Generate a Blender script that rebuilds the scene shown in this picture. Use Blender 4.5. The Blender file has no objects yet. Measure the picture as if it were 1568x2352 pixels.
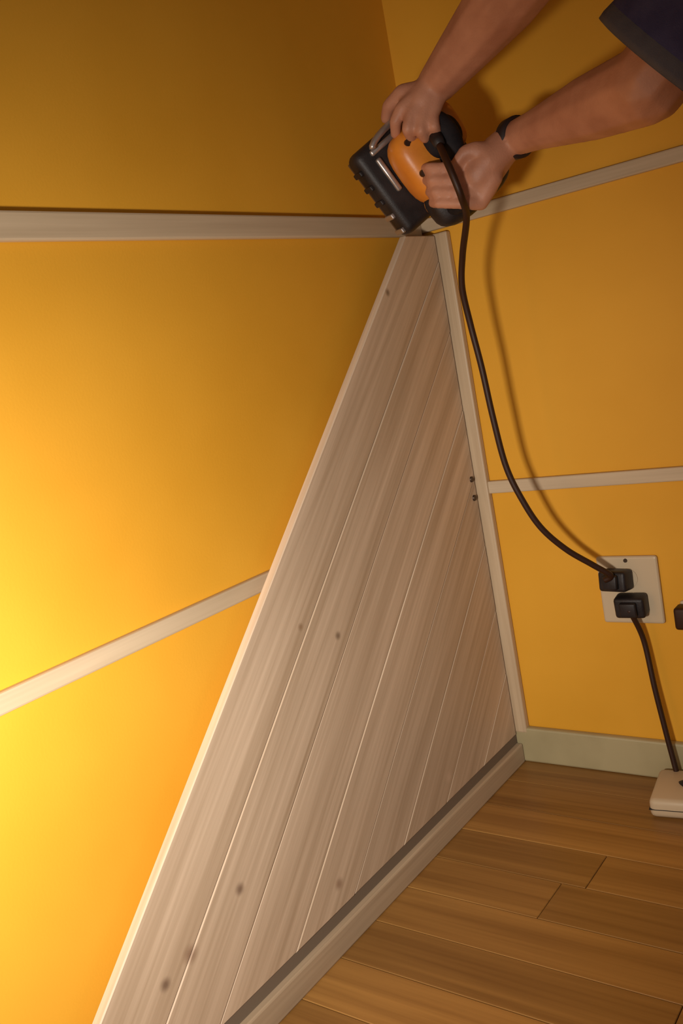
import bpy, bmesh, math, random
from mathutils import Vector, Matrix
random.seed(7)
scene = bpy.context.scene
C = scene.collection

# ------------------------------------------------------------------ camera
S = 1.2
YAW, PITCH, ROLL, FPX = math.radians(128.0805), math.radians(-9.3928), math.radians(-10.7105), 2087.28
EYE = Vector((0.784727*S, -1.345948*S, 0.75*S))
FWD = Vector((math.cos(PITCH)*math.cos(YAW), math.cos(PITCH)*math.sin(YAW), math.sin(PITCH)))
_r = FWD.cross(Vector((0, 0, 1))).normalized(); _u = _r.cross(FWD)
RIGHT = math.cos(ROLL)*_r + math.sin(ROLL)*_u
UP = -math.sin(ROLL)*_r + math.cos(ROLL)*_u
cam = bpy.data.cameras.new('camera'); co = bpy.data.objects.new('camera', cam); C.objects.link(co)
M = Matrix((RIGHT, UP, -FWD)).transposed().to_4x4(); M.translation = EYE
co.matrix_world = M
cam.sensor_fit = 'VERTICAL'; cam.sensor_height = 36; cam.lens = FPX/2352*36; cam.clip_start = 0.02
scene.camera = co

def P(px, py, d):                      # photo pixel + distance along the lens axis -> place
    return EYE + (RIGHT*((px-784)/FPX) - UP*((py-1176)/FPX) + FWD)*d

# ------------------------------------------------------------------ world, exposure
w = bpy.data.worlds.new('World'); scene.world = w; w.use_nodes = True
bg = w.node_tree.nodes['Background']
bg.inputs[0].default_value = (1.0, 0.93, 0.84, 1); bg.inputs[1].default_value = 0.24
scene.view_settings.view_transform = 'Standard'; scene.view_settings.look = 'None'
scene.view_settings.exposure = 0.0; scene.view_settings.gamma = 1
scene.view_settings.use_curve_mapping = False

# ------------------------------------------------------------------ materials
def mat(name, col, rough=.6, metal=0.0, spec=.5):
    m = bpy.data.materials.new(name); m.use_nodes = True
    b = m.node_tree.nodes['Principled BSDF']
    b.inputs['Base Color'].default_value = (*col, 1); b.inputs['Roughness'].default_value = rough
    b.inputs['Metallic'].default_value = metal; b.inputs['Specular IOR Level'].default_value = spec
    return m

def N(m, t, **kw):
    n = m.node_tree.nodes.new(t)
    for k, v in kw.items(): setattr(n, k, v)
    return n

def noisy(name, c1, c2, scale=(8, 8, 8), detail=4, rough=.7, bump=.1, bscale=200, spec=.3, nscale=1.0, lo=.35, hi=.65, metal=0):
    m = mat(name, c1, rough, metal, spec); nt = m.node_tree; L = nt.links
    b = nt.nodes['Principled BSDF']
    tc = N(m, 'ShaderNodeTexCoord'); mp = N(m, 'ShaderNodeMapping'); mp.inputs['Scale'].default_value = scale
    L.new(tc.outputs['Object'], mp.inputs[0])
    no = N(m, 'ShaderNodeTexNoise'); no.inputs['Scale'].default_value = nscale; no.inputs['Detail'].default_value = detail
    L.new(mp.outputs[0], no.inputs['Vector'])
    r = N(m, 'ShaderNodeValToRGB'); r.color_ramp.elements[0].position = lo; r.color_ramp.elements[1].position = hi
    r.color_ramp.elements[0].color = (*c1, 1); r.color_ramp.elements[1].color = (*c2, 1)
    L.new(no.outputs['Fac'], r.inputs[0]); L.new(r.outputs[0], b.inputs['Base Color'])
    if bump:
        n2 = N(m, 'ShaderNodeTexNoise'); n2.inputs['Scale'].default_value = bscale; L.new(tc.outputs['Object'], n2.inputs['Vector'])
        bp = N(m, 'ShaderNodeBump'); bp.inputs['Strength'].default_value = bump; bp.inputs['Distance'].default_value = .002
        L.new(n2.outputs['Fac'], bp.inputs['Height']); L.new(bp.outputs[0], b.inputs['Normal'])
    return m

def grain(name, c_dark, c_light, along, k=1.0, knots=(), rough=.5, spec=.4, contrast=(.3, .7), tint=.12, streak=None):
    """wood: fine streaks stretched along the axis `along` (in the object's own space), slight change of tone from board to board, knots at fixed spots"""
    m = mat(name, c_light, rough, 0, spec); nt = m.node_tree; L = nt.links; b = nt.nodes['Principled BSDF']
    tc = N(m, 'ShaderNodeTexCoord'); oi = N(m, 'ShaderNodeObjectInfo')
    a = Vector(along).normalized(); q = a.rotation_difference(Vector((1, 0, 0)))
    rot = N(m, 'ShaderNodeMapping'); rot.inputs['Rotation'].default_value = q.to_euler()
    L.new(tc.outputs['Object'], rot.inputs[0])
    off = N(m, 'ShaderNodeVectorMath', operation='SCALE'); off.inputs[0].default_value = (7, 13, 5)
    L.new(oi.outputs['Random'], off.inputs['Scale'])
    ad = N(m, 'ShaderNodeVectorMath', operation='ADD'); L.new(rot.outputs[0], ad.inputs[0]); L.new(off.outputs[0], ad.inputs[1])
    mp = N(m, 'ShaderNodeMapping'); mp.inputs['Scale'].default_value = (1.6*k, 34*k, 34*k); L.new(ad.outputs[0], mp.inputs[0])
    no = N(m, 'ShaderNodeTexNoise'); no.inputs['Scale'].default_value = 1; no.inputs['Detail'].default_value = 5; no.inputs['Distortion'].default_value = .5
    L.new(mp.outputs[0], no.inputs['Vector'])
    mp2 = N(m, 'ShaderNodeMapping'); mp2.inputs['Scale'].default_value = (3*k, 160*k, 160*k); L.new(ad.outputs[0], mp2.inputs[0])
    n2 = N(m, 'ShaderNodeTexNoise'); n2.inputs['Scale'].default_value = 1; n2.inputs['Detail'].default_value = 2
    L.new(mp2.outputs[0], n2.inputs['Vector'])
    mx = N(m, 'ShaderNodeMath', operation='MULTIPLY_ADD'); mx.inputs[1].default_value = .35
    L.new(n2.outputs['Fac'], mx.inputs[0]); 
    sc = N(m, 'ShaderNodeMath', operation='MULTIPLY'); sc.inputs[1].default_value = .65; L.new(no.outputs['Fac'], sc.inputs[0])
    L.new(sc.outputs[0], mx.inputs[2])
    r = N(m, 'ShaderNodeValToRGB'); r.color_ramp.elements[0].position = contrast[0]; r.color_ramp.elements[1].position = contrast[1]
    r.color_ramp.elements[0].color = (*c_dark, 1); r.color_ramp.elements[1].color = (*c_light, 1)
    L.new(mx.outputs[0], r.inputs[0]); col = r.outputs[0]
    # tone of the board
    mr = N(m, 'ShaderNodeMapRange'); mr.inputs['To Min'].default_value = 1-tint; mr.inputs['To Max'].default_value = 1+tint
    L.new(oi.outputs['Random'], mr.inputs[0])
    hv = N(m, 'ShaderNodeHueSaturation'); L.new(mr.outputs[0], hv.inputs['Value']); L.new(col, hv.inputs['Color']); col = hv.outputs[0]
    for (kx, rad, kc) in knots:
        d = N(m, 'ShaderNodeVectorMath', operation='DISTANCE'); L.new(tc.outputs['Object'], d.inputs[0]); d.inputs[1].default_value = kx
        kr = N(m, 'ShaderNodeMapRange', interpolation_type='SMOOTHSTEP'); kr.inputs['From Min'].default_value = rad*.1; kr.inputs['From Max'].default_value = rad*1.25
        kr.inputs['To Min'].default_value = .7; kr.inputs['To Max'].default_value = 0
        L.new(d.outputs['Value'], kr.inputs[0])
        mi = N(m, 'ShaderNodeMix', data_type='RGBA'); L.new(kr.outputs[0], mi.inputs[0]); L.new(col, mi.inputs[6]); mi.inputs[7].default_value = (*kc, 1)
        col = mi.outputs[2]
    L.new(col, b.inputs['Base Color'])
    bp = N(m, 'ShaderNodeBump'); bp.inputs['Strength'].default_value = .15; bp.inputs['Distance'].default_value = .001
    L.new(mx.outputs[0], bp.inputs['Height']); L.new(bp.outputs[0], b.inputs['Normal'])
    return m

PX = .042*1.0                          # face of the plank panel stands this far off the left wall
def on_panel(px, py):
    v = (P(px, py, 1)-EYE); t = (PX-EYE.x)/v.x; return EYE+v*t
PBASE = Vector((PX, -.60, 0))
kn = []
for (x, y, r_, c) in ((775, 1460, .008, (.10, .055, .03)), (550, 2042, .010, (.12, .06, .035)), (380, 2262, .010, (.10, .05, .03)),
                      (437, 2192, .014, (.22, .12, .07)), (890, 672, .008, (.10, .05, .02)), (778, 2030, .011, (.26, .15, .09)),
                      (1030, 1785, .012, (.62, .45, .32)), (690, 1440, .007, (.25, .15, .08))):
    kn.append((tuple(on_panel(x, y)-PBASE), r_, c))
EDGE_A, EDGE_B = on_panel(926, 555), on_panel(230, 2352)
DIAG_DIR = (EDGE_A-EDGE_B).normalized()
M_wall = noisy('yellow_wall_paint', (.70, .335, .024), (.76, .375, .032), (3, 3, 3), 3, .62, .05, 260, .25)
M_ceil = noisy('pale_ceiling_paint', (.62, .50, .34), (.66, .54, .38), (3, 3, 3), 3, .8, .08, 200, .2)
M_trim = grain('cream_batten_wood', (.44, .33, .21), (.58, .45, .30), (0, 1, 0), 1.2, (), .5, .4, tint=.05)
M_trimx = grain('cream_batten_wood_long', (.44, .33, .21), (.58, .45, .30), (1, 0, 0), 1.2, (), .5, .4, tint=.05)
M_base = noisy('cream_skirting_paint', (.34, .28, .15), (.43, .36, .20), (6, 6, 6), 4, .45, .05, 120, .4)
M_pine = grain('pale_pine', (.39, .275, .175), (.67, .515, .37), DIAG_DIR, 1.0, kn, .5, .35, (.28, .70), .05)
M_pine_v = grain('pale_pine_upright', (.46, .33, .20), (.64, .49, .32), (0, 0, 1), 1.2, (), .5, .35, tint=.05)
M_floor = grain('honey_brown_floorboard', (.23, .105, .024), (.42, .215, .055), (1, 0, 0), .8, (), .38, .45, (.30, .70), .16)
M_sub = mat('dark_subfloor', (.05, .03, .015), .9)
M_dark = mat('gap_shade_and_backing', (.17, .125, .085), .8)  # dark tone stands in for shade in the gap; also the hidden backing
M_black = noisy('black_tool_plastic', (.012, .008, .008), (.022, .016, .016), (40, 40, 40), 2, .5, .15, 500, .4)
M_grip = noisy('black_rubber_grip', (.010, .008, .010), (.018, .014, .016), (60, 60, 60), 2, .75, .3, 700, .25)
M_orange = noisy('orange_tool_housing', (.62, .20, .022), (.70, .25, .03), (30, 30, 30), 2, .38, .05, 400, .5)
M_alu = noisy('brushed_aluminium', (.42, .38, .36), (.55, .50, .48), (80, 8, 8), 3, .35, .05, 300, .5, metal=.8)
M_steel = mat('steel_screw', (.10, .07, .05), .4, .9)
M_cord = mat('dark_brown_cable', (.030, .009, .003), .5, 0, .4)
M_socket = mat('ivory_socket_plastic', (.56, .44, .29), .4, 0, .45)
M_hole = mat('socket_hole', (.02, .015, .012), .8)
M_skin = noisy('skin', (.40, .175, .105), (.50, .235, .145), (22, 22, 22), 4, .52, .15, 350, .4)
M_nail = mat('fingernail', (.62, .36, .27), .3, 0, .5)
M_shirt = noisy('navy_cotton', (.052, .048, .125), (.075, .070, .165), (25, 25, 25), 4, .9, .3, 900, .15)
M_hem = noisy('grey_blue_hem', (.085, .080, .105), (.105, .10, .125), (25, 25, 25), 4, .9, .3, 900, .15)
M_jeans = noisy('denim', (.035, .05, .10), (.06, .08, .15), (40, 40, 40), 4, .9, .3, 900, .15)
M_shoe = mat('brown_leather', (.08, .04, .02), .5)
M_sole = mat('rubber_sole', (.03, .03, .03), .8)
M_hair = noisy('brown_hair', (.04, .022, .012), (.07, .04, .02), (60, 60, 10), 4, .6, .4, 400, .3)
M_eye = mat('eye_white', (.8, .78, .75), .2); M_iris = mat('iris', (.05, .03, .02), .2)
M_lip = mat('lips', (.42, .15, .11), .45)
M_strap = mat('dark_watch_strap', (.018, .008, .008), .6)

# ------------------------------------------------------------------ helpers
def mesh_obj(name, bm, m, parent=None, smooth=False, loc=None):
    me = bpy.data.meshes.new(name); bmesh.ops.recalc_face_normals(bm, faces=bm.faces[:]); bm.to_mesh(me); bm.free()
    if smooth: me.polygons.foreach_set('use_smooth', [True]*len(me.polygons))
    me.materials.append(m)
    o = bpy.data.objects.new(name, me); C.objects.link(o)
    if parent: o.parent = parent
    if loc is not None: o.location = loc
    return o
def tag(o, label=None, cat=None, group=None, kind=None):
    if label: o['label'] = label
    if cat: o['category'] = cat
    if group: o['group'] = group
    if kind: o['kind'] = kind
    return o
def empty(name, loc, label, cat, group=None):
    o = bpy.data.objects.new(name, None); C.objects.link(o); o.location = loc; o.empty_display_size = .05
    return tag(o, label, cat, group)
def box(bm, lo, hi, bev=0, seg=2):
    g = bmesh.ops.create_cube(bm, size=1)['verts']
    lo, hi = Vector(lo), Vector(hi)
    for v in g: v.co = Vector(((v.co.x+.5)*(hi.x-lo.x)+lo.x, (v.co.y+.5)*(hi.y-lo.y)+lo.y, (v.co.z+.5)*(hi.z-lo.z)+lo.z))
    if bev:
        es = {e for v in g for e in v.link_edges}
        bmesh.ops.bevel(bm, geom=list(es), offset=bev, segments=seg, affect='EDGES', profile=.5)
    return bm
def bx(lo, hi, bev=0, seg=2): return box(bmesh.new(), lo, hi, bev, seg)
def prism(bm, pts, axis_from, axis_vec, bev=0):
    """polygon (list of Vectors) pushed along axis_vec"""
    f0 = [bm.verts.new(p) for p in pts]; f1 = [bm.verts.new(p+axis_vec) for p in pts]
    n = len(pts); top = bm.faces.new(f1); bot = bm.faces.new(f0[::-1])
    for i in range(n): bm.faces.new((f0[i], f0[(i+1) % n], f1[(i+1) % n], f1[i]))
    if bev: bmesh.ops.bevel(bm, geom=list(top.edges), offset=bev, segments=1, affect='EDGES')
    return bm
def tube(bm, pts, rad, seg=12, closed=False, cap=True):
    pts = [Vector(p) for p in pts]; n = len(pts)
    rads = rad if isinstance(rad, (list, tuple)) else [rad]*n
    rings = []; up = None
    for i, p in enumerate(pts):
        if closed: t = (pts[(i+1) % n]-pts[i-1]).normalized()
        else: t = (pts[min(i+1, n-1)]-pts[max(i-1, 0)]).normalized()
        if up is None: up = t.orthogonal().normalized()
        up = (up-t*up.dot(t)).normalized(); s = t.cross(up)
        rings.append([bm.verts.new(p+(up*math.cos(a)+s*math.sin(a))*rads[i]) for a in (2*math.pi*k/seg for k in range(seg))])
    m = n if closed else n-1
    for i in range(m):
        a, b = rings[i], rings[(i+1) % n]
        for k in range(seg): bm.faces.new((a[k], a[(k+1) % seg], b[(k+1) % seg], b[k]))
    if cap and not closed: bm.faces.new(rings[0][::-1]); bm.faces.new(rings[-1])
    return bm
def spline(pts, n=8, closed=False):
    pts = [Vector(p) for p in pts]; out = []; N_ = len(pts)
    rng = range(N_) if closed else range(N_-1)
    for i in rng:
        if closed: p0, p1, p2, p3 = pts[i-1], pts[i], pts[(i+1) % N_], pts[(i+2) % N_]
        else: p0, p1, p2, p3 = pts[max(i-1, 0)], pts[i], pts[i+1], pts[min(i+2, N_-1)]
        for k in range(n):
            t = k/n
            out.append(.5*((2*p1)+(p2-p0)*t+(2*p0-5*p1+4*p2-p3)*t*t+(3*p1-p0-3*p2+p3)*t**3))
    if not closed: out.append(pts[-1])
    return out

# ------------------------------------------------------------------ the room
def struct(name, bm, m, parent=None, loc=None, label=None, cat=None):
    o = mesh_obj(name, bm, m, parent, loc=loc); tag(o, label, cat, None, 'structure'); return o
XE, YE, ZE = 2.9, -3.0, 2.45
struct('wall_left', bx((-.12, YE, -.03), (0, .12, ZE)), M_wall, label='long yellow wall carrying the diagonal plank panel', cat='wall')
struct('wall_right', bx((0, 0, -.03), (XE, .12, ZE)), M_wall, label='yellow wall with the power socket', cat='wall')
struct('ceiling', bx((-.12, YE, ZE), (XE, .12, ZE+.1)), M_ceil, label='plain pale ceiling above the yellow walls', cat='ceiling')
floor = struct('floor', bx((0, YE, -.04), (XE, 0, -.014)), M_sub, label='honey brown wooden floor of narrow boards', cat='floor')
PW = .098
y = 0.0; row = 0
while y > YE+.001:
    y1 = max(y-PW, YE); x = 0.0
    ln = random.uniform(.25, .95)
    while x < XE-.01:
        x1 = min(x+ln, XE)
        if XE-x1 < .12: x1 = XE
        b_ = bx((0, 0, 0), (x1-x-.0012, y-y1-.0014, .0138), 0)
        ts = [e for e in b_.edges if all(v.co.z > .01 for v in e.verts)]
        bmesh.ops.bevel(b_, geom=ts, offset=.0009, segments=1, affect='EDGES')
        o = mesh_obj('floorboard', b_, M_floor, floor, loc=(x, y1, -.0139+random.uniform(-.0004, .0002)))
        x = x1; ln = random.uniform(.8, 1.1)
    y = y1; row += 1

# horizontal battens on the walls
def batten(name, lo, hi, m, label):
    b_ = bx(lo, hi, .003, 2); return struct(name, b_, m, label=label, cat='batten')
Z1 = (.9220*S, .9504*S); Z2 = (.4833*S, .5095*S); T = .012
batten('trim_1', (0, YE, Z1[0]-.003), (T, -T, Z1[1]-.002), M_trim, 'upper cream batten along the yellow wall behind the plank panel')
batten('trim_2', (0, YE, Z2[0]+.002), (T, -T, Z2[1]-.004), M_trim, 'lower cream batten that disappears behind the plank panel')
batten('trim_3', (0, -T, Z1[0]+.003), (XE, 0, Z1[1]-.006), M_trimx, 'upper cream batten on the wall with the power socket')
batten('trim_4', (0, -T, Z2[0]+.002), (XE, 0, Z2[1]-.004), M_trimx, 'lower cream batten on the wall above the power socket')
BH = .064*S
b_ = bx((.0, -.016, 0), (XE, 0, BH), .004, 2); struct('baseboard_right', b_, M_base, label='cream baseboard under the power socket', cat='baseboard')
b_ = bx((.0, YE, 0), (.016, -.016, BH), .004, 2); struct('baseboard_left', b_, M_base, label='cream baseboard along the wall behind the plank panel', cat='baseboard')

# ------------------------------------------------------------------ diagonal plank panel
panel = empty('plank_panel', PBASE, 'pale pine plank panel with a diagonal edge standing in the corner', 'panel')
Y_R, Z_B, Z_T = -.020, .062, 1.098
TH = .013
def clip(poly, a, b, c):               # keep a*y+b*z+c >= 0
    out = []
    for i in range(len(poly)):
        p, q = poly[i], poly[(i+1) % len(poly)]
        fp, fq = a*p[0]+b*p[1]+c, a*q[0]+b*q[1]+c
        if fp >= 0: out.append(p)
        if fp*fq < 0:
            t = fp/(fp-fq); out.append((p[0]+(q[0]-p[0])*t, p[1]+(q[1]-p[1])*t))
    return out
NY, NZ = -DIAG_DIR.z, DIAG_DIR.y       # across the planks, towards the free edge
if NY > 0: NY, NZ = -NY, -NZ
K0 = NY*EDGE_A.y+NZ*EDGE_A.z
W_ = [0, .108, .208, .322, .424, .526, .628, .730, .832, .934]
for i in range(len(W_)-1):
    k1, k0 = K0-W_[i], K0-W_[i+1]; g = .0002
    poly = [(Y_R, Z_B), (Y_R, Z_T), (-1.6, Z_T), (-1.6, Z_B)]
    poly = clip(poly, -NY, -NZ, k1-g); poly = clip(poly, NY, NZ, -(k0+g))
    if len(poly) < 3: continue
    proud = (0, .0006, -.0002, .0005, 0, .0003, -.0001, .0002, 0)[i]
    pts = [Vector((-TH, p[0], p[1]))-Vector((0, PBASE.y, PBASE.z)) for p in poly]
    bm = prism(bmesh.new(), pts, None, Vector((TH+proud, 0, 0)), .0016)
    mesh_obj('plank', bm, M_pine, panel)
# backing frame on the wall behind the planks, foot strip, dark strip painted as the gap's shade, side batten
bm = bmesh.new()
box(bm, (-PX+.002, .60+Y_R-.05, Z_B), (-TH+.0005, .60+Y_R, Z2[0]-.02)); box(bm, (-PX+.002, .60+Y_R-.05, Z2[1]+.01), (-TH+.0005, .60+Y_R, Z1[0]-.02))
mesh_obj('backing_batten', bm, M_dark, panel)
K_FOOT = -1.22
bm = bx((-.026, K_FOOT+.60, .040), (-.002, .60-.017, .064)); mesh_obj('gap_shade_strip', bm, M_dark, panel)  # solid strip filling the gap, its shade put in by dark colour
bm = bx((-.025, K_FOOT+.60, 0), (.010, .60-.017, .042), .003, 2); o = mesh_obj('foot_strip', bm, grain('foot_strip_wood', (.36, .26, .165), (.54, .41, .275), (0, 1, 0), 1, (), .5, .4, tint=.05), panel)
o['label'] = 'narrow wooden strip along the floor'
bm = bx((-.022, .60-.017, .066), (.024, .60-.001, Z_T+.004), .003, 2); o = mesh_obj('side_batten', bm, M_pine_v, panel); o['label'] = 'upright pale strip in the corner'
for (px, py) in ((1084, 1100), (1096, 1140)):
    p = on_panel(px, py); bm = bmesh.new()
    bmesh.ops.create_cone(bm, cap_ends=True, segments=14, radius1=.0065, radius2=.0055, depth=.004, matrix=Matrix.Translation((.0012, -.034-PBASE.y, p.z))@Matrix.Rotation(math.pi/2, 4, 'Y'))
    mesh_obj('screw', bm, M_steel, panel)

# ------------------------------------------------------------------ wall socket, plugs, extension block
def on_right_wall(px, py, y=0.0):
    v = (P(px, py, 1)-EYE); t = (y-EYE.y)/v.y; return EYE+v*t
sc = on_right_wall(1449, 1352)
sock = empty('wall_socket', (sc.x, 0, sc.z), 'ivory double wall socket with black plugs on yellow wall', 'socket')
mesh_obj('face_plate', bx((-.058, -.010, -.066), (.058, 0, .066), .005, 3), M_socket, sock)
for dz in (-.022, .024):
    bm = bmesh.new(); bmesh.ops.create_cone(bm, cap_ends=True, segments=28, radius1=.019, radius2=.019, depth=.003, matrix=Matrix.Translation((0, -.0105, dz))@Matrix.Rotation(math.pi/2, 4, 'X'))
    ins = mesh_obj('socket_insert', bm, M_socket, sock)
bm = bmesh.new(); bmesh.ops.create_cone(bm, cap_ends=True, segments=12, radius1=.004, radius2=.0035, depth=.002, matrix=Matrix.Translation((0, -.0108, .058))@Matrix.Rotation(math.pi/2, 4, 'X'))
mesh_obj('screw', bm, M_steel, sock)

def cable_thing(name, label, pts, rad, plugs):
    root = empty(name, pts[0], label, 'cord'); o0 = Vector(pts[0])
    bm = tube(bmesh.new(), [p-o0 for p in spline(pts, 10)], rad, 12); mesh_obj('cable', bm, M_cord, root, True)
    return root, o0
def plug(root, o0, centre, dirv, size=.022, length=.034):
    d = Vector(dirv).normalized(); q = d.to_track_quat('Z', 'Y').to_matrix().to_4x4()
    bm = bmesh.new(); box(bm, (-size, -size*.72, 0), (size, size*.72, length), .006, 3)
    box(bm, (-size*.55, -size*.5, length-.002), (size*.55, size*.5, length+.010), .003, 2)
    bmesh.ops.transform(bm, matrix=Matrix.Translation(Vector(centre)-o0)@q, verts=bm.verts)
    p = mesh_obj('plug', bm, M_black, root, True)
    return p
# tool cord
CORD = [(1008, 330, 1.400), (1022, 362, 1.378), (1042, 408, 1.372), (1060, 455, 1.385), (1071, 500, 1.43), (1062, 585, 1.50), (1061, 660, 1.54), (1080, 745, 1.57), (1106, 845, 1.59), (1132, 960, 1.61), (1162, 1072, 1.63), (1200, 1150, 1.64), (1243, 1213, 1.65), (1300, 1262, 1.66), (1360, 1297, 1.665), (1402, 1322, 1.67)]
cpts = [P(*c) for c in CORD]
plug_a = Vector((sc.x-.014, -.0115, sc.z+.024)); 
cpts.append(plug_a+Vector((-.012, -.044, .010)))
croot, c0 = cable_thing('tool_power_cord', 'dark cord hanging from the sanding tool down to the wall socket', cpts, .0056, None)
plug(croot, c0, plug_a, (-.12, -1, .1), .027, .036)
plug_b = Vector((sc.x+.006, -.0115, sc.z-.022))
ext_end = on_right_wall(1560, 1812, -.045)
p2 = [plug_b+Vector((.004, -.040, -.002)), on_right_wall(1477, 1468, -.03), on_right_wall(1503, 1580, -.034), on_right_wall(1531, 1690, -.038), on_right_wall(1552, 1770, -.042), ext_end]
droot, d0 = cable_thing('supply_cable', 'straight dark cord running from the wall socket to the floor block', p2, .0052, None)
plug(droot, d0, plug_b, (.05, -1, -.1), .028, .034)
# extension block on the floor
ebase = Vector((.405, -.090, 0))
eb = empty('extension_block', ebase, 'ivory socket block lying on the floor by the baseboard', 'power strip')
eb.rotation_euler.z = math.radians(8)
mesh_obj('block_body', bx((-.052, -.062, 0), (.13, .060, .036), .010, 3), M_socket, eb, True)
mesh_obj('cover_seam', bx((-.0522, -.0622, .016), (.1302, .0602, .0175)), M_hole, eb)
for dx in (.0, .06):
    bm = bmesh.new(); bmesh.ops.create_cone(bm, cap_ends=True, segments=24, radius1=.020, radius2=.020, depth=.002, matrix=Matrix.Translation((dx+.02, .0, .0365)))
    mesh_obj('socket_insert', bm, M_hole, eb)
bm = bmesh.new(); b0 = Vector((.405+.02, -.088, .0355)); 
plug(droot, d0, b0, (ext_end-b0), .020, (ext_end-b0).length-.004)
# second dark plug, half out of the picture
g = on_right_wall(1560, 1408)
sp = empty('spare_socket', (g.x+.035, 0, g.z), 'small ivory socket with a dark plug beside the double socket', 'socket')
mesh_obj('face_plate', bx((-.030, -.009, -.026), (.05, 0, .026), .004, 2), M_socket, sp)
bm = bx((-.034, -.040, -.020), (.004, -.008, .022), .006, 3); mesh_obj('plug', bm, M_cord, sp, True)

# ------------------------------------------------------------------ work lamp that lights the left wall (out of the frame)
lamp = empty('work_lamp', (.56, -1.76, 0), 'black halogen work lamp on a floor stand beside the yellow wall', 'lamp')
HEAD = Vector((0, 0, .74)); AIM = (Vector((.0, -1.00, .56))-Vector((.56, -1.76, .74))).normalized()
Q = AIM.to_track_quat('-Z', 'Y').to_matrix().to_4x4(); HM = Matrix.Translation(HEAD)@Q
bm = bmesh.new()
for a in range(3):
    t = a*2*math.pi/3+.4; tube(bm, [(0, 0, .16), (.16*math.cos(t), .16*math.sin(t), .008)], .008)
mesh_obj('tripod', bm, M_black, lamp, True)
mesh_obj('pole', tube(bmesh.new(), [(0, 0, .14), (0, 0, .66)], .010), M_black, lamp, True)
bm = bmesh.new(); box(bm, (-.085, -.06, .012), (.085, .06, .075), .012, 3); bmesh.ops.transform(bm, matrix=HM, verts=bm.verts); mesh_obj('lamp_head', bm, M_black, lamp)
bm = bmesh.new(); tube(bm, [HM@Vector(p) for p in ((-.095, 0, .04), (-.095, -.075, .04), (.095, -.075, .04), (.095, 0, .04))], .006); mesh_obj('bracket', bm, M_black, lamp)
m_gl = mat('lit_lamp_glass', (1, 1, 1), .3); b = m_gl.node_tree.nodes['Principled BSDF']; b.inputs['Emission Color'].default_value = (1, .86, .66, 1); b.inputs['Emission Strength'].default_value = 12
bm = bmesh.new(); box(bm, (-.072, -.048, .004), (.072, .048, .0125)); bmesh.ops.transform(bm, matrix=HM, verts=bm.verts); mesh_obj('lamp_glass', bm, m_gl, lamp)
ld = bpy.data.lights.new('lamp_light', 'AREA'); ld.shape = 'RECTANGLE'; ld.size = .14; ld.size_y = .09; ld.energy = 7.6; ld.color = (1, .92, .83); ld.spread = math.radians(98)
lo = bpy.data.objects.new('lamp_light', ld); C.objects.link(lo); lo.parent = lamp; lo.matrix_local = HM

# ------------------------------------------------------------------ the sanding tool
O = P(944, 384, 1.535)
ray = (O-EYE).normalized()
TN = (-ray*.90+RIGHT*.34+UP*.20).normalized()
E2 = (RIGHT*.755+UP*.656); E2 = (E2-TN*E2.dot(TN)).normalized()
E1 = E2.cross(TN); 
if E1.dot(RIGHT*.656-UP*.755) < 0: E1 = -E1
# tool space: x = E1, y = E2, z = TN
TM = Matrix((E1, E2, TN)).transposed().to_4x4(); TM.translation = O
if TM.to_3x3().determinant() < 0: raise SystemExit('mirrored tool frame')
tool = empty('belt_sander', O, 'orange and black hand-held sander pressed on the panel top', 'power tool')
tool.matrix_world = TM
def tp(bm, name, m, parent=tool, smooth=True): return mesh_obj(name, bm, m, parent, smooth)
# shoe: rounded black slab
shoe = bmesh.new(); box(shoe, (-.078, -.092, 0), (.078, .088, .046), .014, 4); sh = tp(shoe, 'shoe', M_black)
tp(bx((-.070, -.088, -.004), (.070, .084, .002), .002), 'sanding_belt', mat('brown_abrasive', (.09, .045, .02), .95), sh, False)
for i in range(5):
    yy = -.0935; xx = -.052+i*.028
    tp(bx((xx, yy-.003, .008), (xx+.009, yy+.004, .038), .002), 'vent_rib', M_alu if i in (3, 4) else M_black, sh, False)
tp(bx((-.050, -.066, .044), (.012, -.056, .052), .003), 'metal_rim', M_alu, sh)
tp(bx((-.066, -.066, .044), (-.056, .02, .052), .003), 'metal_rim', M_alu, sh)
# orange housing
def blob(bm, cx, cy, cz, rx, ry, rz, e=3.0, nu=28, nv=16):
    def sp_(v): return math.copysign(abs(v)**(2/e), v)
    rings = []
    for j in range(1, nv):
        ph = -math.pi/2+math.pi*j/nv
        rings.append([bm.verts.new((cx+rx*sp_(math.cos(ph))*sp_(math.cos(2*math.pi*i/nu)), cy+ry*sp_(math.cos(ph))*sp_(math.sin(2*math.pi*i/nu)), cz+rz*sp_(math.sin(ph)))) for i in range(nu)])
    b0 = bm.verts.new((cx, cy, cz-rz)); t0 = bm.verts.new((cx, cy, cz+rz))
    for j in range(len(rings)-1):
        for i in range(nu): bm.faces.new((rings[j][i], rings[j][(i+1) % nu], rings[j+1][(i+1) % nu], rings[j+1][i]))
    for i in range(nu): bm.faces.new((b0, rings[0][(i+1) % nu], rings[0][i])); bm.faces.new((t0, rings[-1][i], rings[-1][(i+1) % nu]))
    return bm
bm = blob(bmesh.new(), .002, -.010, .074, .062, .046, .036, 3.2); hs = tp(bm, 'housing', M_orange)
bm = blob(bmesh.new(), -.020, .044, .070, .044, .034, .030, 3.0); tp(bm, 'front_cover', M_orange)
bm = blob(bmesh.new(), .066, -.012, .066, .024, .038, .026, 2.6); tp(bm, 'motor_end', M_orange)
bm = tube(bmesh.new(), [(-.066+.012*math.cos(a), -.014+.05*math.sin(a), .062) for a in [math.pi/2+i*math.pi/10 for i in range(11)]], .0055); tp(bm, 'metal_guard', M_alu)
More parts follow.
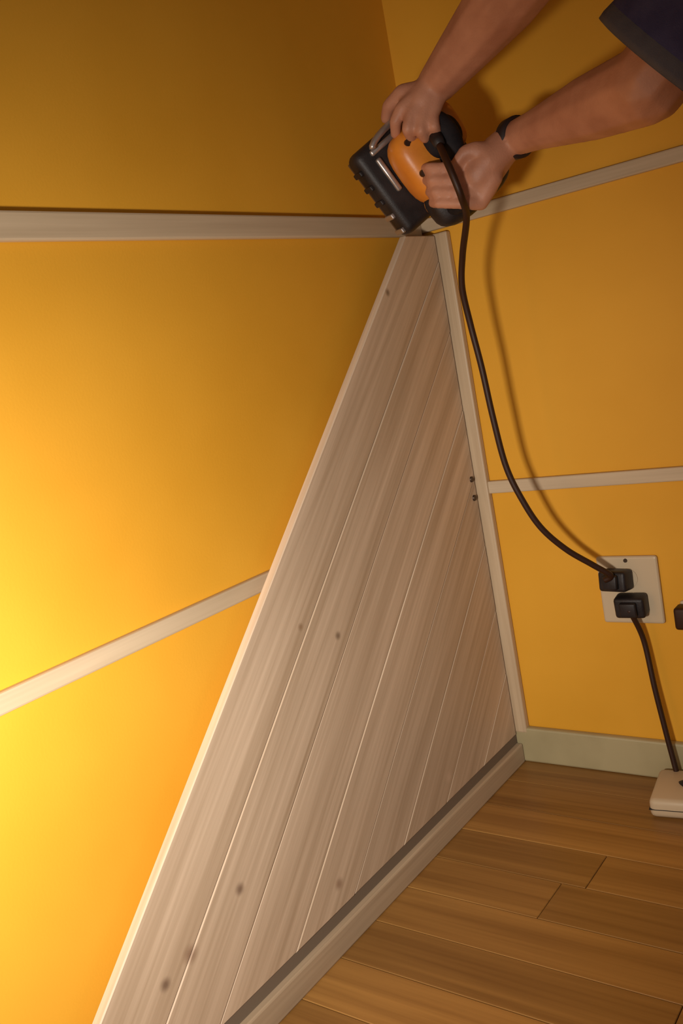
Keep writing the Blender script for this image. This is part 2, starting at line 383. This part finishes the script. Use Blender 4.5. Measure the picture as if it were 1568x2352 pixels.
for (x, y_, z) in ((-.030, .020, .104), (.040, -.036, .1055), (-.040, -.030, .1035), (.010, -.040, .109)):
    bm = bmesh.new(); bmesh.ops.create_cone(bm, cap_ends=True, segments=14, radius1=.006, radius2=.0055, depth=.006, matrix=Matrix.Translation((x, y_, z))); tp(bm, 'screw', M_steel, hs, False)
for i in range(4):
    tp(bx((.028+i*.010, -.040, .100), (.033+i*.010, -.008, .1085), .001), 'vent_slot', M_grip, hs, False)
# black D handle: loop standing on the housing
def TL(px, py, d): return TM.inverted()@P(px, py, d)
H0, H1 = (1028, 322, 1.425), (1062, 455, 1.430)
loop = [TL(960, 330, 1.47), TL(968, 285, 1.432), TL(1000, 278, 1.418), TL(1030, 312, 1.418), TL(1046, 365, 1.422), TL(1056, 425, 1.43), TL(1058, 465, 1.440), TL(1035, 478, 1.47)]
sl = spline(loop, 8)
n_ = len(sl); tp(tube(bmesh.new(), sl, [.0125+.006*math.exp(-((i/n_-.42)/.20)**2) for i in range(n_)], 16), 'handle', M_grip)
bm = blob(bmesh.new(), *TL(1014, 314, 1.432), .030, .034, .020, 2.4); tp(bm, 'handle_bridge', M_grip)
bm = tube(bmesh.new(), [TL(990, 300, 1.440), TL(1018, 352, 1.438), TL(1030, 385, 1.44)], [.010, .012, .008], 12); tp(bm, 'trigger', M_black)
bm = tube(bmesh.new(), [TL(1000, 312, 1.412), TL(1010, 334, 1.396)], [.012, .008], 12); tp(bm, 'cord_sleeve', M_black)
bm = blob(bmesh.new(), *TL(1072, 424, 1.488), .042, .080, .030, 3.0); tp(bm, 'rear_base', M_black)

# ------------------------------------------------------------------ the person
def capsule(bm, p0, r0, p1, r1, sub=2):
    t = bmesh.new()
    for p, r in ((p0, r0), (p1, r1)):
        bmesh.ops.create_icosphere(t, subdivisions=sub, radius=r, matrix=Matrix.Translation(p))
    res = bmesh.ops.convex_hull(t, input=t.verts[:])
    junk = [g for g in res['geom_interior'] if isinstance(g, bmesh.types.BMVert)]
    bmesh.ops.delete(t, geom=junk, context='VERTS')
    me = bpy.data.meshes.new('t'); t.to_mesh(me); t.free(); bm.from_mesh(me); bpy.data.meshes.remove(me)
def chain(bm, pts, rads, sub=2):
    for i in range(len(pts)-1): capsule(bm, Vector(pts[i]), rads[i], Vector(pts[i+1]), rads[i+1], sub)
def remesh(name, bm, m, voxel, parent, smooth=6, base=Vector((0, 0, 0))):
    me = bpy.data.meshes.new(name); bm.to_mesh(me); bm.free()
    o = bpy.data.objects.new(name, me); C.objects.link(o)
    md = o.modifiers.new('r', 'REMESH'); md.mode = 'VOXEL'; md.voxel_size = voxel
    s = o.modifiers.new('s', 'SMOOTH'); s.factor = .5; s.iterations = smooth
    dg = bpy.context.evaluated_depsgraph_get(); dg.update()
    nm = bpy.data.meshes.new_from_object(o.evaluated_get(dg)); nm.transform(Matrix.Translation(-base))
    o.modifiers.clear(); o.data = nm; bpy.data.meshes.remove(me)
    nm.materials.clear(); nm.materials.append(m); nm.polygons.foreach_set('use_smooth', [True]*len(nm.polygons))
    if parent: o.parent = parent
    return o
PB = Vector((1.10, -.52, 0))
man = empty('person', PB, 'person in a navy t-shirt leaning in with bare forearms to hold the sander', 'person')
# joints
LW, LE, LS = P(1004, 190, 1.405), P(1262, -140, 1.17), Vector((.70, -.66, 1.46))
RW, RE, RS = P(1174, 321, 1.41), P(1488, 192, 1.15), Vector((.88, -.36, 1.41))
NECK, CH, PEL = Vector((.795, -.515, 1.51)), Vector((.88, -.54, 1.30)), Vector((1.13, -.60, .97))
HD = Vector((.742, -.472, 1.645)); FACE = (Vector((.15, -.2, 1.2))-HD).normalized()
HIPL, HIPR = PEL+Vector((-.06, -.085, -.04)), PEL+Vector((.04, .085, -.04))
KL, KR = Vector((1.02, -.74, .51)), Vector((1.12, -.46, .51))
AL, AR = Vector((1.10, -.78, .09)), Vector((1.20, -.42, .09))
TL_, TR_ = AL+Vector((-.15, .05, -.055)), AR+Vector((-.15, .05, -.055))
body = bmesh.new()
def lerp(a, b, t): return a+(b-a)*t
# trunk and legs
chain(body, [PEL, lerp(PEL, CH, .5), CH], [.125, .120, .130]); chain(body, [HIPL, HIPR], [.10, .10])
chain(body, [CH, lerp(LS, RS, .5)], [.13, .10]); chain(body, [LS, RS], [.062, .062]); chain(body, [lerp(LS, RS, .5), NECK, HD-Vector((0, 0, .05))], [.085, .058, .055])
for h_, k_, a_, t_ in ((HIPL, KL, AL, TL_), (HIPR, KR, AR, TR_)):
    chain(body, [h_, lerp(h_, k_, .5), k_, lerp(k_, a_, .3), a_], [.09, .078, .056, .055, .038]); chain(body, [a_-Vector((-.03, 0, .05)), t_], [.036, .030])
# head
side = FACE.cross(Vector((0, 0, 1))).normalized(); hup = side.cross(FACE).normalized()
def hp(f, s, u): return HD+FACE*f+side*s+hup*u
capsule(body, hp(-.02, 0, .035), .085, hp(.035, 0, .03), .070, 3); chain(body, [hp(.03, 0, -.01), hp(.055, 0, -.085)], [.062, .030], 3)
chain(body, [hp(.095, 0, .02), hp(.118, 0, -.022)], [.009, .014]); 
for s in (-1, 1):
    chain(body, [hp(-.005, s*.080, .03), hp(-.008, s*.084, -.02)], [.014, .011]); chain(body, [hp(.085, s*.018, .04), hp(.078, s*.05, .038)], [.012, .010]); chain(body, [hp(.06, s*.04, -.02), hp(.045, s*.045, -.03)], [.03, .028])
# arms
chain(body, [LS, lerp(LS, LE, .5), LE, lerp(LE, LW, .35), lerp(LE, LW, .78), LW], [.060, .056, .051, .051, .038, .031])
chain(body, [RS, lerp(RS, RE, .5), RE, lerp(RE, RW, .35), lerp(RE, RW, .78), RW], [.062, .058, .051, .045, .030, .026])
# left hand: back to the viewer, fingers over the front of the tool and the handle
lk = [P(922, 250, 1.408), P(945, 262, 1.402), P(969, 268, 1.400), P(992, 264, 1.402)]
pm = P(968, 236, 1.408)
for k_ in lk: chain(body, [LW, lerp(LW, k_, .55), k_], [.026, .0165, .0115])
chain(body, [LW, pm], [.027, .024])
lf = [[P(908, 280, 1.418), P(908, 308, 1.436)], [P(936, 296, 1.404), P(944, 318, 1.424)], [P(966, 300, 1.400), P(976, 318, 1.416)], [P(996, 290, 1.398), P(1004, 306, 1.412)]]
for k_, f_ in zip(lk, lf): chain(body, [k_]+f_, [.0112, .0100, .0085])
chain(body, [P(985, 208, 1.408), P(925, 214, 1.418), P(893, 244, 1.436), P(886, 272, 1.452)], [.018, .0145, .0112, .0092])
# right hand: closed round the rear grip, thumb on the near side
A0, A1 = P(1030, 385, 1.432), P(1052, 470, 1.436)
ax = (A1-A0).normalized(); away = (lerp(A0, A1, .5)-EYE).normalized()
heel = P(1120, 372, 1.405)
chain(body, [RW, heel, P(1098, 402, 1.412)], [.027, .029, .026]); chain(body, [heel, P(1112, 428, 1.42)], [.028, .022]); chain(body, [RW, P(1120, 400, 1.425)], [.024, .024])
chain(body, [P(1112, 428, 1.42), P(1090, 372, 1.42)], [.020, .022])
for i, t in enumerate((.02, .34, .66, .96)):
    c_ = lerp(A0, A1, t); rr = (.0098, .0100, .0098, .0090)[i]
    kn_ = c_+RIGHT*.040+away*.018; f1 = c_+RIGHT*.014-away*.031*0+away*.031; 
    # knuckle row on the near right, then round the front of the grip, tips on its left side
    k1 = c_+RIGHT*.036-away*.012; k2 = c_+RIGHT*.004-away*.0295; k3 = c_-RIGHT*.030-away*.014; k4 = c_-RIGHT*.040+away*.006
    chain(body, [heel+ax*.012*(i-1), k1, k2, k3, k4], [.018, .0118, rr, rr*.94, rr*.85])
chain(body, [P(1122, 354, 1.400), P(1092, 346, 1.394), P(1068, 350, 1.395), P(1052, 368, 1.400)], [.019, .0145, .0115, .0092])
bo = remesh('body', body, M_skin, .0034, man, 5, PB)
# clothing shells
shirt = bmesh.new()
chain(shirt, [lerp(PEL, CH, .02), lerp(PEL, CH, .5), CH], [.140, .136, .146]); chain(shirt, [CH, lerp(LS, RS, .5)], [.146, .112]); chain(shirt, [LS, RS], [.076, .076]); chain(shirt, [lerp(LS, RS, .5), lerp(lerp(LS, RS, .5), NECK, .5)], [.095, .074])
for s_, e_, t_ in ((LS, LE, .72), (RS, RE, .93)): tube(shirt, [lerp(s_, e_, .0), lerp(s_, e_, .4), lerp(s_, e_, t_)], [.074, .084, .098], 32)
so = remesh('t_shirt', shirt, M_shirt, .006, man, 4, PB); so['label'] = 'navy t-shirt'
for s_, e_, t_ in ((LS, LE, .72), (RS, RE, .93)):
    d_ = (e_-s_).normalized(); c_ = lerp(s_, e_, t_)-PB
    bm = tube(bmesh.new(), [c_-d_*.018, c_-d_*.004, c_+d_*.004, c_+d_*.005, c_-d_*.006], [.0968, .0992, .0990, .093, .086], 32, cap=False)
    o = mesh_obj('sleeve_hem', bm, M_hem, man, True); o['label'] = 'paler sleeve hem'
tr = bmesh.new()
chain(tr, [PEL+Vector((-.015, 0, .09)), PEL], [.128, .138]); chain(tr, [HIPL, HIPR], [.114, .114])
for h_, k_, a_ in ((HIPL, KL, AL), (HIPR, KR, AR)): chain(tr, [h_, lerp(h_, k_, .5), k_, lerp(k_, a_, .4), a_+Vector((0, 0, .03))], [.106, .094, .074, .070, .060])
o = remesh('trousers', tr, M_jeans, .008, man, 4, PB); o['label'] = 'blue denim trousers'
for a_, t_ in ((AL, TL_), (AR, TR_)):
    bm = bmesh.new(); chain(bm, [a_+Vector((0, 0, -.01)), a_+Vector((.02, 0, -.045)), lerp(a_+Vector((.02, 0, -.045)), t_, .55), t_+Vector((0, 0, .006))], [.046, .043, .046, .040])
    for v in bm.verts: v.co.z = max(v.co.z, .004)
    so_ = remesh('shoe', bm, M_shoe, .006, man, 4, PB)
    for v in so_.data.vertices: v.co.z = max(v.co.z, 0.0)
# hair, eyes, lips
bm = bmesh.new(); capsule(bm, hp(-.030, 0, .045), .092, hp(.018, 0, .058), .074, 3); chain(bm, [hp(-.06, 0, .0), hp(-.055, 0, -.05)], [.062, .045])
remesh('hair', bm, M_hair, .006, man, 3, PB)
for s in (-1, 1):
    bm = bmesh.new(); bmesh.ops.create_icosphere(bm, subdivisions=2, radius=.0125, matrix=Matrix.Translation(hp(.092, s*.031, .018)-PB)); e_ = mesh_obj('eye', bm, M_eye, man, True)
    bm = bmesh.new(); bmesh.ops.create_icosphere(bm, subdivisions=2, radius=.006, matrix=Matrix.Translation(hp(.1, s*.031, .018)-PB)); mesh_obj('iris', bm, M_iris, e_, True)
bm = tube(bmesh.new(), [hp(.078, -.024, -.058)-PB, hp(.089, -.01, -.056)-PB, hp(.090, .01, -.056)-PB, hp(.078, .024, -.058)-PB], [.004, .008, .008, .004], 10); mesh_obj('lips', bm, M_lip, man, True)
# watch strap on the right wrist
d_ = (RW-RE).normalized(); c_ = lerp(RE, RW, .965)
bm = tube(bmesh.new(), [c_-PB-d_*.011, c_-PB-d_*.009, c_-PB+d_*.009, c_-PB+d_*.011], [.0270, .0318, .0312, .0265], 28, cap=False); o = mesh_obj('watch_strap', bm, M_strap, man, True); o['label'] = 'dark watch strap'
